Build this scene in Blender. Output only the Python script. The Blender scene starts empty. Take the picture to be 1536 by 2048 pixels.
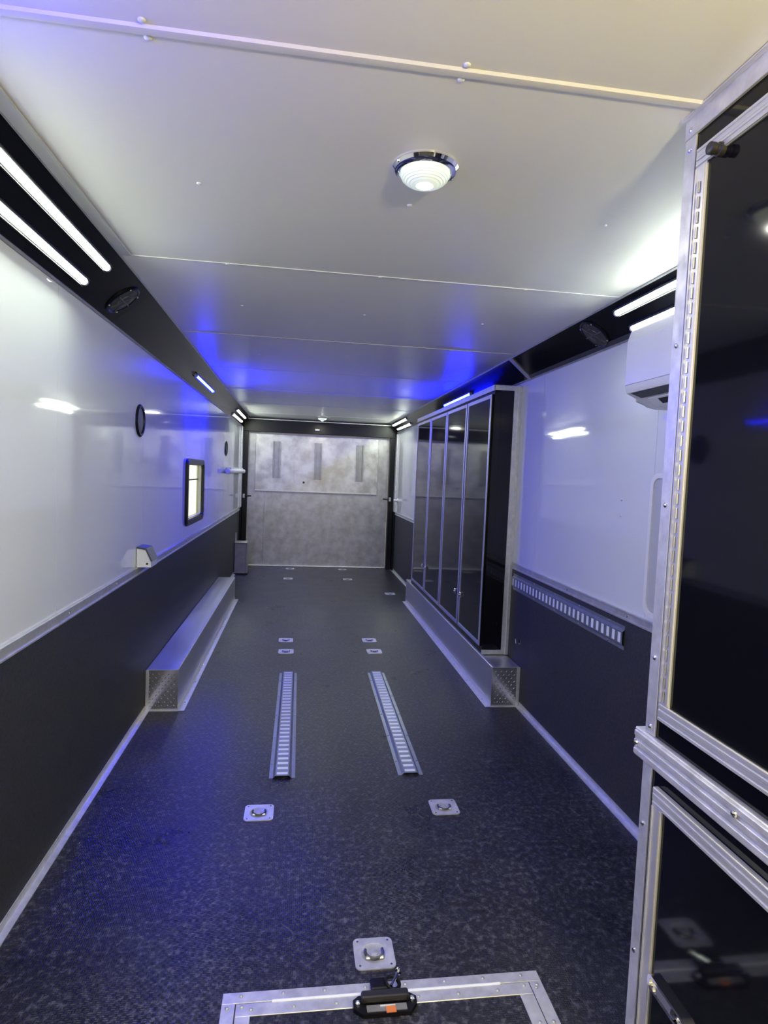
import bpy, bmesh, math, random
from mathutils import Vector, Matrix
random.seed(4)
S = bpy.context.scene
COL = S.collection
PI = math.pi

# ---------------------------------------------------------------- camera
F, YAW, PITCH, ROLL, CH = 1218.76, 0.1387559, -0.0609937, 0.0412644, 1.458855
cam = bpy.data.cameras.new('camera')
camo = bpy.data.objects.new('camera', cam)
COL.objects.link(camo)
fwd = Vector((math.sin(YAW) * math.cos(PITCH), math.cos(YAW) * math.cos(PITCH), math.sin(PITCH)))
rt = Vector((math.cos(YAW), -math.sin(YAW), 0))
up = rt.cross(fwd)
r2 = math.cos(ROLL) * rt + math.sin(ROLL) * up
u2 = -math.sin(ROLL) * rt + math.cos(ROLL) * up
m = Matrix.Identity(4)
for i in range(3):
    m[i][0] = r2[i]; m[i][1] = u2[i]; m[i][2] = -fwd[i]
m[2][3] = CH
camo.matrix_world = m
cam.sensor_fit = 'VERTICAL'
cam.sensor_height = 24
cam.lens = F / 2048 * 24
cam.clip_start = 0.02
S.camera = camo

# ---------------------------------------------------------------- world, exposure
W = bpy.data.worlds.new('shop_light')
S.world = W
W.use_nodes = True
bg = W.node_tree.nodes['Background']
bg.inputs['Color'].default_value = (1.0, 0.90, 0.56, 1)
bg.inputs['Strength'].default_value = 0.8
S.view_settings.view_transform = 'Standard'
S.view_settings.look = 'None'
S.view_settings.gamma = 1
S.view_settings.use_curve_mapping = False
S.view_settings.exposure = 1.62
E_WHITE = 24.0      # white cove strips
E_BLUE = 250.0       # blue cove strips
E_DOME = 0.13
E_WARM = 150.0

# ---------------------------------------------------------------- room numbers
XL, XR, H = -0.872, 1.45, 2.235
Y0, Y1 = -2.1, 9.38
SEAMS = [Y0, -1.31, -0.09, 1.13, 2.35, 3.57, 4.79, 6.01, 7.23, 8.45, Y1]
LOWL, LOWR = 2.09, 2.11     # lower edge of the coves

# ---------------------------------------------------------------- materials
def mat(name, col, rough=0.5, metal=0.0, emit=None, es=0.0, coat=0.0, spec=0.5):
    M = bpy.data.materials.new(name)
    M.use_nodes = True
    b = M.node_tree.nodes['Principled BSDF']
    b.inputs['Base Color'].default_value = (*col, 1)
    b.inputs['Roughness'].default_value = rough
    b.inputs['Metallic'].default_value = metal
    b.inputs['Specular IOR Level'].default_value = spec
    if coat:
        b.inputs['Coat Weight'].default_value = coat
        b.inputs['Coat Roughness'].default_value = 0.04
    if emit:
        b.inputs['Emission Color'].default_value = (*emit, 1)
        b.inputs['Emission Strength'].default_value = es
    return M

def nt(M):
    t = M.node_tree
    return t, t.nodes['Principled BSDF']

def coords(t, scale=(1, 1, 1)):
    tc = t.nodes.new('ShaderNodeTexCoord')
    mp = t.nodes.new('ShaderNodeMapping')
    mp.inputs['Scale'].default_value = scale
    t.links.new(tc.outputs['Object'], mp.inputs['Vector'])
    return mp.outputs['Vector']

def noise(t, vec, scale, detail=4, rough=0.5):
    n = t.nodes.new('ShaderNodeTexNoise')
    n.inputs['Scale'].default_value = scale
    n.inputs['Detail'].default_value = detail
    n.inputs['Roughness'].default_value = rough
    t.links.new(vec, n.inputs['Vector'])
    return n.outputs['Fac']

def ramp(t, fac, stops):
    r = t.nodes.new('ShaderNodeValToRGB')
    e = r.color_ramp.elements
    while len(e) < len(stops):
        e.new(0.5)
    for k, (p, c) in enumerate(stops):
        e[k].position = p
        e[k].color = (*c, 1) if len(c) == 3 else c
    t.links.new(fac, r.inputs['Fac'])
    return r.outputs['Color']

def bump(t, b, h, strength, dist):
    n = t.nodes.new('ShaderNodeBump')
    n.inputs['Strength'].default_value = strength
    n.inputs['Distance'].default_value = dist
    t.links.new(h, n.inputs['Height'])
    t.links.new(n.outputs['Normal'], b.inputs['Normal'])
    return n

def g3(v):
    return (v, v, v)

M_wall = mat('glossy_white_panel', (0.73, 0.75, 0.765), 0.05, spec=0.6)
t, b = nt(M_wall)
bump(t, b, noise(t, coords(t, (1, 1.2, 0.35)), 1.6, 1), 0.30, 0.010)

M_ceil = mat('satin_white_ceiling', (0.84, 0.83, 0.80), 0.33)
t, b = nt(M_ceil)
bump(t, b, noise(t, coords(t), 1.2, 1), 0.3, 0.01)

M_trimw = mat('white_batten', (0.74, 0.73, 0.71), 0.3)
M_blk = mat('gloss_black_panel', (0.004, 0.004, 0.006), 0.06, spec=0.38)
t, b = nt(M_blk)
bump(t, b, noise(t, coords(t), 2.0, 1), 0.25, 0.004)
M_cove = mat('black_cove_panel', (0.005, 0.005, 0.008), 0.2, spec=0.25)
M_satin = mat('satin_black_steel', (0.006, 0.006, 0.008), 0.35, spec=0.3)
M_rubber = mat('black_rubber', (0.02, 0.018, 0.018), 0.45)

M_dado = mat('charcoal_dado', (0.034, 0.034, 0.038), 0.55)
t, b = nt(M_dado)
v = coords(t)
c = ramp(t, noise(t, v, 90, 4, 0.7), [(0.3, (0.022, 0.022, 0.026)), (0.7, (0.055, 0.055, 0.060))])
t.links.new(c, b.inputs['Base Color'])
bump(t, b, noise(t, v, 260, 2), 0.4, 0.002)

M_floor = mat('black_rubber_floor', (0.03, 0.03, 0.035), 0.4)
t, b = nt(M_floor)
v = coords(t)
chk = t.nodes.new('ShaderNodeTexChecker'); chk.inputs['Scale'].default_value = 90
t.links.new(v, chk.inputs['Vector'])
wx = t.nodes.new('ShaderNodeTexWave'); wx.bands_direction = 'X'; wx.inputs['Scale'].default_value = 48
wy = t.nodes.new('ShaderNodeTexWave'); wy.bands_direction = 'Y'; wy.inputs['Scale'].default_value = 48
t.links.new(v, wx.inputs['Vector']); t.links.new(v, wy.inputs['Vector'])
mx = t.nodes.new('ShaderNodeMix')
t.links.new(chk.outputs['Fac'], mx.inputs[0]); t.links.new(wx.outputs['Fac'], mx.inputs[2]); t.links.new(wy.outputs['Fac'], mx.inputs[3])
n1 = noise(t, v, 45, 6, 0.75)
n2 = noise(t, v, 3.0, 5, 0.65)
col1 = ramp(t, n1, [(0.30, (0.010, 0.010, 0.013)), (0.52, (0.026, 0.026, 0.032)), (0.60, (0.085, 0.085, 0.098)), (0.75, (0.16, 0.16, 0.18))])
col2 = ramp(t, n2, [(0.3, (0.55, 0.55, 0.58)), (0.7, (1.25, 1.25, 1.22))])
mm = t.nodes.new('ShaderNodeMix'); mm.data_type = 'RGBA'; mm.blend_type = 'MULTIPLY'; mm.inputs[0].default_value = 1
t.links.new(col1, mm.inputs[6]); t.links.new(col2, mm.inputs[7])
# faint scratches
vs = t.nodes.new('ShaderNodeTexVoronoi'); vs.feature = 'DISTANCE_TO_EDGE'; vs.inputs['Scale'].default_value = 2.3
wv = t.nodes.new('ShaderNodeVectorMath'); wv.operation = 'ADD'
nz = t.nodes.new('ShaderNodeTexNoise'); nz.inputs['Scale'].default_value = 3; t.links.new(v, nz.inputs['Vector'])
t.links.new(v, wv.inputs[0]); t.links.new(nz.outputs['Color'], wv.inputs[1]); t.links.new(wv.outputs[0], vs.inputs['Vector'])
sc = ramp(t, vs.outputs['Distance'], [(0.0, g3(1)), (0.004, g3(0.6)), (0.009, g3(0))])
sm = t.nodes.new('ShaderNodeMath'); sm.operation = 'MULTIPLY'
nm = ramp(t, noise(t, v, 5, 3), [(0.50, g3(0)), (0.66, g3(0.5))])
t.links.new(sc, sm.inputs[0]); t.links.new(nm, sm.inputs[1])
ma = t.nodes.new('ShaderNodeMix'); ma.data_type = 'RGBA'
t.links.new(sm.outputs[0], ma.inputs[0]); t.links.new(mm.outputs[2], ma.inputs[6]); ma.inputs[7].default_value = (0.16, 0.16, 0.17, 1)
t.links.new(ma.outputs[2], b.inputs['Base Color'])
rr = ramp(t, n2, [(0.3, g3(0.26)), (0.7, g3(0.36))])
t.links.new(rr, b.inputs['Roughness'])
bump(t, b, mx.outputs[0], 0.45, 0.0012)

def metal(name, lo, hi, rough, scale=(1, 1, 1), ns=12, bstr=0.1, tint=(1, 1, 1), met=0.55, edge=0.2):
    M = mat(name, g3(hi), rough, met)
    t, b = nt(M)
    v = coords(t, scale)
    n = noise(t, v, ns, 5, 0.6)
    t.links.new(ramp(t, n, [(0.5 - edge, tuple(lo * k for k in tint)), (0.5 + edge, tuple(hi * k for k in tint))]), b.inputs['Base Color'])
    t.links.new(ramp(t, n, [(0.3, g3(rough * 0.8)), (0.7, g3(rough * 1.25))]), b.inputs['Roughness'])
    bump(t, b, n, bstr, 0.002)
    return M

M_alu = metal('brushed_aluminium', 0.62, 0.80, 0.37, (1, 1, 1), 30)
M_alud = metal('dull_aluminium', 0.50, 0.68, 0.42, (1, 1, 1), 20)
M_shiny = metal('bright_aluminium_sheet', 0.66, 0.74, 0.36, (1, 0.3, 1), 5, 0.02, met=0.85)
M_tread = metal('polished_tread_plate', 0.55, 0.7, 0.16, (1, 1, 1), 8, 0.04, met=0.85)
M_zinc = metal('blue_grey_zinc', 0.34, 0.46, 0.37, (1, 1, 1), 25, 0.1, (0.86, 0.94, 1.05), 0.7)
M_zincl = mat('bright_galvanised', (0.90, 0.93, 0.97), 0.3)
M_door = metal('mottled_aluminium_door', 0.42, 0.60, 0.38, (1, 1, 1), 8, 0.03, (1.0, 0.985, 0.96), edge=0.14)
M_doorp = metal('mottled_aluminium_panel', 0.46, 0.74, 0.37, (1, 1, 1), 5, 0.03, (1.0, 0.98, 0.94), edge=0.12)
M_chrome = mat('chrome', (0.85, 0.85, 0.86), 0.07, 1.0)
M_plastic = mat('white_plastic', (0.78, 0.78, 0.78), 0.32)
M_grey = mat('light_grey_plastic', (0.48, 0.49, 0.50), 0.4)
M_dark = mat('dark_grey_plastic', (0.06, 0.06, 0.062), 0.35)
M_ring = mat('dark_steel_ring', (0.16, 0.16, 0.17), 0.3, 0.8)
M_orange = mat('orange_sticker', (0.75, 0.22, 0.06), 0.5)
M_stick = mat('white_sticker', (0.75, 0.75, 0.73), 0.5)
M_box = metal('grey_steel_box', 0.30, 0.42, 0.38, (1, 1, 1), 10)
M_lw = mat('white_light_tube', (1, 1, 1), 0.4, emit=(0.90, 1.0, 0.86), es=E_WHITE)
M_lb = mat('blue_light_tube', (0.3, 0.4, 1), 0.4, emit=(0.0022, 0.0048, 1.0), es=E_BLUE)
M_dome = mat('frosted_lamp_glass', (0.8, 0.85, 0.8), 0.15, emit=(0.86, 1.0, 0.84), es=E_DOME)
M_warm = mat('warm_lamp_globe', (1, 0.9, 0.7), 0.3, emit=(1.0, 0.86, 0.38), es=E_WARM)
M_bulb = mat('lamp_core', (1, 1, 1), 0.3, emit=(0.95, 1.0, 0.92), es=14)
M_glass = mat('window_glass', (0.76, 0.84, 0.80), 0.02)
t, b = nt(M_glass)
b.inputs['Transmission Weight'].default_value = 1.0
b.inputs['IOR'].default_value = 1.02

# ---------------------------------------------------------------- mesh helpers
def BM():
    return bmesh.new()

def bx(bm, x0, x1, y0, y1, z0, z1, bev=0.0, seg=1):
    vs = [bm.verts.new((x, y, z)) for x in (x0, x1) for y in (y0, y1) for z in (z0, z1)]
    f = [(0, 1, 3, 2), (4, 6, 7, 5), (0, 4, 5, 1), (2, 3, 7, 6), (0, 2, 6, 4), (1, 5, 7, 3)]
    fs = [bm.faces.new([vs[i] for i in q]) for q in f]
    if bev:
        es = list({e for q in fs for e in q.edges})
        bmesh.ops.bevel(bm, geom=es, offset=bev, segments=seg, affect='EDGES', profile=0.5)
    return vs

def cyl(bm, p0, p1, r0, r1=None, n=16):
    p0 = Vector(p0); p1 = Vector(p1)
    r1 = r0 if r1 is None else r1
    d = (p1 - p0)
    q = d.to_track_quat('Z', 'Y')
    rings = []
    for p, r in ((p0, r0), (p1, r1)):
        rings.append([bm.verts.new(p + q @ Vector((r * math.cos(2 * PI * k / n), r * math.sin(2 * PI * k / n), 0))) for k in range(n)])
    for k in range(n):
        j = (k + 1) % n
        bm.faces.new((rings[0][k], rings[0][j], rings[1][j], rings[1][k]))
    bm.faces.new(rings[0][::-1]); bm.faces.new(rings[1])

def lathe(bm, c, axis, prof, n=32, cap0=True, cap1=True):
    """prof: list of (radius, height along axis) from c"""
    c = Vector(c); q = Vector(axis).to_track_quat('Z', 'Y')
    rings = []
    for r, h in prof:
        rings.append([bm.verts.new(c + q @ Vector((r * math.cos(2 * PI * k / n), r * math.sin(2 * PI * k / n), h))) for k in range(n)])
    for a, bb in zip(rings, rings[1:]):
        for k in range(n):
            j = (k + 1) % n
            bm.faces.new((a[k], a[j], bb[j], bb[k]))
    if cap0: bm.faces.new(rings[0][::-1])
    if cap1: bm.faces.new(rings[-1])

def torus(bm, c, axis, R, r, n=28, k=8, a0=0, a1=2 * PI):
    c = Vector(c); q = Vector(axis).to_track_quat('Z', 'Y')
    full = abs(a1 - a0 - 2 * PI) < 1e-6
    N = n if full else n + 1
    rings = []
    for i in range(N):
        a = a0 + (a1 - a0) * i / n
        rings.append([bm.verts.new(c + q @ Vector(((R + r * math.cos(2 * PI * j / k)) * math.cos(a), (R + r * math.cos(2 * PI * j / k)) * math.sin(a), r * math.sin(2 * PI * j / k)))) for j in range(k)])
    for i in range(n):
        A = rings[i]; B = rings[(i + 1) % N]
        for j in range(k):
            l = (j + 1) % k
            bm.faces.new((A[j], B[j], B[l], A[l]))
    if not full:
        bm.faces.new(rings[0]); bm.faces.new(rings[-1][::-1])

def prism(bm, pts, d0, d1, fn):
    """polygon pts (u,v) extruded from d0 to d1; fn(u,v,d)->xyz"""
    a = [bm.verts.new(fn(u, v, d0)) for u, v in pts]
    c = [bm.verts.new(fn(u, v, d1)) for u, v in pts]
    n = len(pts)
    for i in range(n):
        j = (i + 1) % n
        bm.faces.new((a[i], a[j], c[j], c[i]))
    bm.faces.new(a[::-1]); bm.faces.new(c)

def rrect(u0, u1, v0, v1, r, n=5):
    out = []
    for cx, cy, a in ((u1 - r, v1 - r, 0), (u0 + r, v1 - r, PI / 2), (u0 + r, v0 + r, PI), (u1 - r, v0 + r, 1.5 * PI)):
        for k in range(n + 1):
            q = a + PI / 2 * k / n
            out.append((cx + r * math.cos(q), cy + r * math.sin(q)))
    return out

def ringprism(bm, outer, inner, d0, d1, fn):
    n = len(outer)
    L = []
    for pts, d in ((outer, d0), (inner, d0), (inner, d1), (outer, d1)):
        L.append([bm.verts.new(fn(u, v, d)) for u, v in pts])
    for i in range(n):
        j = (i + 1) % n
        for a in range(4):
            A = L[a]; B = L[(a + 1) % 4]
            bm.faces.new((A[i], B[i], B[j], A[j]))

def build(name, bm, material, parent=None, smooth=False):
    bmesh.ops.recalc_face_normals(bm, faces=bm.faces)
    me = bpy.data.meshes.new(name)
    bm.to_mesh(me); bm.free()
    me.materials.append(material)
    if smooth:
        for p in me.polygons: p.use_smooth = True
        try:
            me.set_sharp_from_angle(angle=math.radians(35))
        except Exception:
            pass
    o = bpy.data.objects.new(name, me)
    COL.objects.link(o)
    if parent: o.parent = parent
    return o

def box(name, x0, x1, y0, y1, z0, z1, material, parent=None, bev=0.0):
    bm = BM(); bx(bm, x0, x1, y0, y1, z0, z1, bev)
    return build(name, bm, material, parent)

def local(parent_loc):
    """parts are modelled in world coordinates; shift the mesh so the parent's origin is kept"""
    return Matrix.Translation(-Vector(parent_loc))

def thing(name, label, cat, loc, group=None, kind=None):
    o = bpy.data.objects.new(name, None)
    COL.objects.link(o)
    o.location = loc
    o.empty_display_size = 0.05
    if label: o['label'] = label
    if cat: o['category'] = cat
    if group: o['group'] = group
    if kind: o['kind'] = kind
    return o

def part(name, bm, material, root, smooth=False):
    """child whose mesh was modelled in world space"""
    bm.transform(local(root_world(root)))
    return build(name, bm, material, root, smooth)

def root_world(r):
    v = Vector(r.location)
    while r.parent:
        r = r.parent
        v += Vector(r.location)
    return v

def pbox(name, root, material, x0, x1, y0, y1, z0, z1, bev=0.0):
    bm = BM(); bx(bm, x0, x1, y0, y1, z0, z1, bev)
    return part(name, bm, material, root)

def copy_tree(o, loc, label=None):
    c = o.copy(); COL.objects.link(c); c.location = loc
    if label: c['label'] = label
    def rec(src, dst):
        for ch in src.children:
            d = ch.copy(); COL.objects.link(d); d.parent = dst
            rec(ch, d)
    rec(o, c)
    return c

def struct(o, label, cat='structure'):
    o['kind'] = 'structure'; o['label'] = label; o['category'] = cat
    return o

def instance(name, src, loc, parent):
    o = bpy.data.objects.new(name, src)
    COL.objects.link(o); o.parent = parent
    o.location = Vector(loc) - root_world(parent)
    return o

# ================================================================ STRUCTURE
floor = struct(box('floor', -1.0, 1.58, Y0, 9.6, -0.06, 0, M_floor), 'black textured rubber floor with scuffs', 'floor')

# ceiling: skin with single panels, battens and screw heads
ceil = struct(box('ceiling', -1.0, 1.58, Y0, 9.6, H + 0.004, H + 0.06, M_trimw), 'satin white ceiling of wide panels with white seam strips', 'ceiling')
CS = [Y0, -1.29, -0.04, 1.19, 2.43, 3.68, 4.87, 6.09, 7.31, 8.53, Y1]
screw_bm = BM(); lathe(screw_bm, (0, 0, 0), (0, 0, -1), [(0.0075, 0), (0.0072, 0.0016), (0.005, 0.0032), (0.002, 0.004)], 12)
bmesh.ops.recalc_face_normals(screw_bm, faces=screw_bm.faces)
screw_me = bpy.data.meshes.new('screw'); screw_bm.to_mesh(screw_me); screw_bm.free(); screw_me.materials.append(M_plastic)
for p in screw_me.polygons: p.use_smooth = True
for a, c in zip(CS, CS[1:]):
    pbox('ceiling_panel', ceil, M_ceil, -0.872, 1.45, a + 0.0012, c - 0.0012, H, H + 0.0038)
for k, s in enumerate(CS[1:-1]):
    w = 0.013 if s < 2 else 0.005
    bm = BM()
    hgt = 0.006 if s < 2 else 0.003
    prism(bm, [(-w, 0), (-w * 0.7, hgt * 0.8), (0, hgt), (w * 0.7, hgt * 0.8), (w, 0)], XL + 0.1, XR - 0.1, lambda u, v, d, s=s: (d, s + u, H - v))
    part('seam_strip', bm, M_trimw, ceil, True)
    for x in (-0.30, 0.286, 0.882):
        if s < 2:
            if x < 0.8:
                instance('screw', screw_me, (x, s - 0.022, H), ceil)
                instance('screw', screw_me, (x, s + 0.022, H), ceil)
        else:
            instance('screw', screw_me, (x, s, H - 0.002), ceil)
for a, c in zip(CS[2:], CS[3:]):
    for x in (-0.30, 0.286, 0.882):
        instance('screw', screw_me, (x, (a + c) / 2 - 0.03, H), ceil)

# ---- left wall: skin 9 cm thick with window and entry door openings
WY0, WY1, WZ0, WZ1 = 4.90, 5.62, 1.045, 1.475
DY0, DY1, DZ1 = -1.95, -0.15, 2.0
bm = BM()
XO = XL - 0.045
def lw(y0, y1, z0, z1): bx(bm, XO, XL - 0.004, y0, y1, z0, z1)
lw(Y0, DY0, 0, H); lw(DY0, DY1, DZ1, H); lw(DY1, WY0, 0, H)
lw(WY0, WY1, 0, WZ0); lw(WY0, WY1, WZ1, H); lw(WY1, 9.5, 0, H)
wl = struct(build('wall_left', bm, M_alud), 'left side wall, glossy white above and charcoal below', 'wall')
ZD = 0.875
for a, c in zip(SEAMS, SEAMS[1:]):
    if a < DY1 - 0.2 and c > DY0 + 0.1:
        bm = BM(); bx(bm, XL - 0.004, XL, DY1, -0.0912, ZD, H); part('wall_panel', bm, M_wall, wl); continue
    a2, c2 = a + 0.0012, c - 0.0012
    if a < WY0 < c:
        bm = BM()
        bx(bm, XL - 0.004, XL, a2, WY0, ZD, H); bx(bm, XL - 0.004, XL, WY1, c2, ZD, H)
        bx(bm, XL - 0.004, XL, WY0, WY1, ZD, WZ0); bx(bm, XL - 0.004, XL, WY0, WY1, WZ1, H)
        part('wall_panel', bm, M_wall, wl)
    else:
        pbox('wall_panel', wl, M_wall, XL - 0.004, XL, a2, c2, ZD, H)
pbox('dado_panel', wl, M_dado, XL - 0.004, XL + 0.002, DY1, Y1, 0, ZD)

# ---- right wall
wr = struct(box('wall_right', XR + 0.004, XR + 0.09, Y0, 9.5, 0, H, M_alud), 'right side wall, glossy white above and charcoal below', 'wall')
for a, c in zip(SEAMS, SEAMS[1:]):
    pbox('wall_panel', wr, M_wall, XR, XR + 0.004, a + 0.0012, c - 0.0012, ZD, H)
pbox('dado_panel', wr, M_dado, XR - 0.002, XR + 0.004, Y0, Y1, 0, ZD)
for z in (1.389, 1.316):
    bm = BM(); lathe(bm, (XR, 2.595, z), (-1, 0, 0), [(0.006, 0), (0.005, 0.003), (0.001, 0.004)], 10)
    part('screw', bm, M_grey, wr, True)

# ---- front wall behind the camera, rear wall round the ramp door
struct(box('wall_front', -1.0, 1.58, Y0 - 0.08, Y0, 0, H, M_wall), 'white wall at the front end behind the camera', 'wall')
bm = BM()
bx(bm, -1.0, -0.80, 9.385, 9.5, 0, H); bx(bm, 1.38, 1.58, 9.385, 9.5, 0, H); bx(bm, -0.80, 1.38, 9.385, 9.5, 2.03, H)
struct(build('wall_rear', bm, M_satin), 'black end wall around the ramp door opening', 'wall')

# ---- black rear frame
tr = thing('trim_1', 'black steel door frame around the ramp door', 'door frame', (0.29, 9.3, 0), kind='structure')
pbox('post', tr, M_satin, -0.845, -0.775, 9.24, 9.385, 0, 2.022, 0.004)
pbox('post', tr, M_satin, 1.350, 1.425, 9.24, 9.385, 0, 2.022, 0.004)
pbox('header', tr, M_satin, -0.845, 1.425, 9.24, 9.385, 2.022, 2.200, 0.004)
pbox('ceiling_angle', tr, M_alu, -0.80, 1.38, 9.225, 9.24, 2.200, 2.212)
for a, c in ((-0.872, -0.848), (1.428, 1.45)):
    pbox('corner_channel', tr, M_alu, a, c, 9.12, 9.38, 0.9, 2.08, 0.003)
    pbox('corner_channel', tr, M_satin, a, c, 9.12, 9.38, 0.0, 0.9, 0.003)

# ---- ramp door
door = thing('door_1', 'mottled aluminium ramp door closing the far end', 'door', (0.29, 9.4, 0), kind='structure')
pbox('door_sheet', door, M_door, -0.775, 1.35, 9.385, 9.42, 0.0, 2.022)
pbox('raised_panel', door, M_doorp, -0.675, 1.185, 9.372, 9.385, 1.150, 2.000, 0.004)
pbox('panel_lip', door, M_alu, -0.675, 1.185, 9.362, 9.372, 1.140, 1.158, 0.003)
pbox('threshold', door, M_alu, -0.775, 1.35, 9.34, 9.385, 0.0, 0.016, 0.004)
pbox('seam_strip', door, M_door, -0.530, -0.515, 9.380, 9.385, 0.016, 1.140, 0.002)
for x in (-0.362, 0.262, 0.905):
    bm = BM()
    bx(bm, x - 0.055, x - 0.035, 9.348, 9.372, 1.345, 1.895, 0.003)
    bx(bm, x + 0.035, x + 0.055, 9.348, 9.372, 1.345, 1.895, 0.003)
    bx(bm, x - 0.035, x + 0.035, 9.364, 9.372, 1.345, 1.895)
    part('channel', bm, M_box, door)
bm = BM(); lathe(bm, (0.055, 9.372, 1.291), (0, -1, 0), [(0.017, 0), (0.015, 0.006), (0.004, 0.008)], 12)
part('rubber_plug', bm, M_rubber, door, True)
for x in (-0.62, -0.50, -0.40):
    pass

# ---- window in the left wall
win = thing('window_1', 'small black framed window glowing yellow in the left wall', 'window', (XL, 5.26, 0.995), kind='structure')
fn = lambda u, v, d: (d, u, v)
bm = BM(); ringprism(bm, rrect(4.84, 5.68, 0.995, 1.522, 0.06), rrect(4.90, 5.62, 1.045, 1.475, 0.035), XL - 0.002, XL + 0.016, fn)
part('frame', bm, M_satin, win)
bm = BM(); ringprism(bm, rrect(4.855, 5.665, 1.010, 1.507, 0.05), rrect(4.89, 5.63, 1.037, 1.483, 0.035), XL + 0.016, XL + 0.021, fn)
part('frame_bead', bm, M_rubber, win)
bm = BM(); ringprism(bm, rrect(4.8995, 5.6205, 1.0445, 1.4755, 0.002), rrect(4.903, 5.617, 1.048, 1.472, 0.002), XO, XL - 0.002, fn)
part('jamb', bm, M_grey, win)
pbox('pane', win, M_glass, XO + 0.012, XO + 0.016, 4.903, 5.617, 1.048, 1.472)
bm = BM(); bx(bm, XO + 0.005, XO + 0.011, 4.903, 5.617, 1.345, 1.357)
part('glazing_bar', bm, M_grey, win)

# ---- dado rails and baseboards
def rail(name, x0, x1, segs, z0, z1, material, label):
    r = thing(name, label, 'trim', ((x0 + x1) / 2, segs[0][0], z0), kind='structure')
    s = 1 if x0 < 0 else -1
    wall = XL if s > 0 else XR
    for a, c in segs:
        bm = BM()
        prism(bm, [(0, z0), (0.011, z0), (0.011, z0 + 0.006), (0.005, z0 + 0.010), (0.005, z1 - 0.010), (0.011, z1 - 0.006), (0.011, z1), (0, z1)], a, c,
              lambda u, v, d: (wall + s * (u + 0.002), d, v))
        part('rail', bm, material, r)
        y = max(a, 1.0) + 0.25
        while y < c:
            bm = BM(); lathe(bm, (wall + s * 0.007, y, (z0 + z1) / 2), (s, 0, 0), [(0.006, 0), (0.005, 0.003), (0.001, 0.004)], 10)
            part('screw', bm, M_chrome, r, True)
            y += 0.61
    return r
rail('trim_2', XL, XL + .01, [(DY1, Y1 - 0.26)], 0.855, 0.898, M_alud, 'narrow aluminium rail between white and charcoal on the left wall')
rail('trim_3', XR - .01, XR, [(Y0, 3.94), (6.69, Y1 - 0.26)], 0.862, 0.902, M_alud, 'narrow aluminium rail between white and charcoal on the right wall')

def base(name, x, s, segs, label):
    r = thing(name, label, 'baseboard', (x, segs[0][0], 0), kind='structure')
    for a, c in segs:
        bm = BM()
        prism(bm, [(0.002, 0), (0.028, 0), (0.028, 0.003), (0.006, 0.006), (0.006, 0.032), (0.002, 0.032)], a, c, lambda u, v, d: (x + s * u, d, v))
        part('angle', bm, M_alu, r)
    return r
base('baseboard_left', XL, 1, [(DY1, 3.69), (6.92, Y1 - 0.14)], 'aluminium angle along the foot of the left wall')
base('baseboard_right', XR, -1, [(1.2, 3.69), (6.92, Y1 - 0.14)], 'aluminium angle along the foot of the right wall')

# ---- coves (sloping black panels between walls and ceiling)
def cove(name, side, stations, low, label):
    """stations: (y, x of the upper edge)"""
    wall = XL if side < 0 else XR
    r = thing(name, label, 'trim', (wall, stations[0][0], low), kind='structure')
    bm = BM(); rings = []
    for y, xt in stations:
        rings.append([bm.verts.new(p) for p in ((wall, y, low), (xt, y, H - 0.001), (wall, y, H - 0.001))])
    for A, B in zip(rings, rings[1:]):
        for i in range(3):
            j = (i + 1) % 3
            bm.faces.new((A[i], A[j], B[j], B[i]))
    bm.faces.new(rings[0]); bm.faces.new(rings[-1][::-1])
    part('cove_panel', bm, M_cove, r)
    # slim rails on lower and upper edges
    for nm, which, w in (('lower_rail', 0, 0.009), ('upper_rail', 1, 0.007)):
        bm = BM(); rg = []
        for y, xt in stations:
            P = Vector((wall, low)) if which == 0 else Vector((xt, H))
            dv = (Vector((xt, H)) - Vector((wall, low))).normalized()
            nv = Vector((-side * dv.y * -1, -abs(dv.x)))  # outwards, into the room
            nv = Vector((dv.y * (1 if side < 0 else -1), -abs(dv.x))).normalized()
            if which == 1: P = P - dv * w
            q = [P, P + dv * w, P + dv * w + nv * 0.006, P + nv * 0.006]
            rg.append([bm.verts.new((a.x, y, a.y)) for a in q])
        for A, B in zip(rg, rg[1:]):
            for i in range(4):
                j = (i + 1) % 4
                bm.faces.new((A[i], A[j], B[j], B[i]))
        bm.faces.new(rg[0]); bm.faces.new(rg[-1][::-1])
        part(nm, bm, M_alud, r)
    return r
SL = [(Y0, -0.684), (2.40, -0.686), (2.95, -0.690), (6.0, -0.735), (9.24, -0.757)]
SR = [(Y0, 1.288), (2.40, 1.292), (4.0, 1.303), (6.5, 1.315), (9.24, 1.325)]
cl = cove('trim_4', -1, SL, LOWL, 'sloping gloss black cove along the left ceiling edge')
cr = cove('trim_5', 1, SR, LOWR, 'sloping gloss black cove along the right ceiling edge')
bm = BM(); bx(bm, -0.684, -0.645, Y0, 2.42, H - 0.008, H - 0.0005, 0.001); part('ceiling_angle', bm, M_grey, cl)

def xt_at(side, y):
    st = SL if side < 0 else SR
    for (a, xa), (c, xc) in zip(st, st[1:]):
        if a <= y <= c: return xa + (xc - xa) * (y - a) / (c - a)
    return st[-1][1]
def cove_pt(side, y, tt, off=0.0):
    wall, low = (XL, LOWL) if side < 0 else (XR, LOWR)
    A = Vector((wall, y, low)); B = Vector((xt_at(side, y), y, H))
    dv = (B - A).normalized()
    n = Vector((abs(dv.z) * (1 if side < 0 else -1), 0, -abs(dv.x)))
    return A + (B - A) * tt + n * off, dv, n
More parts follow.
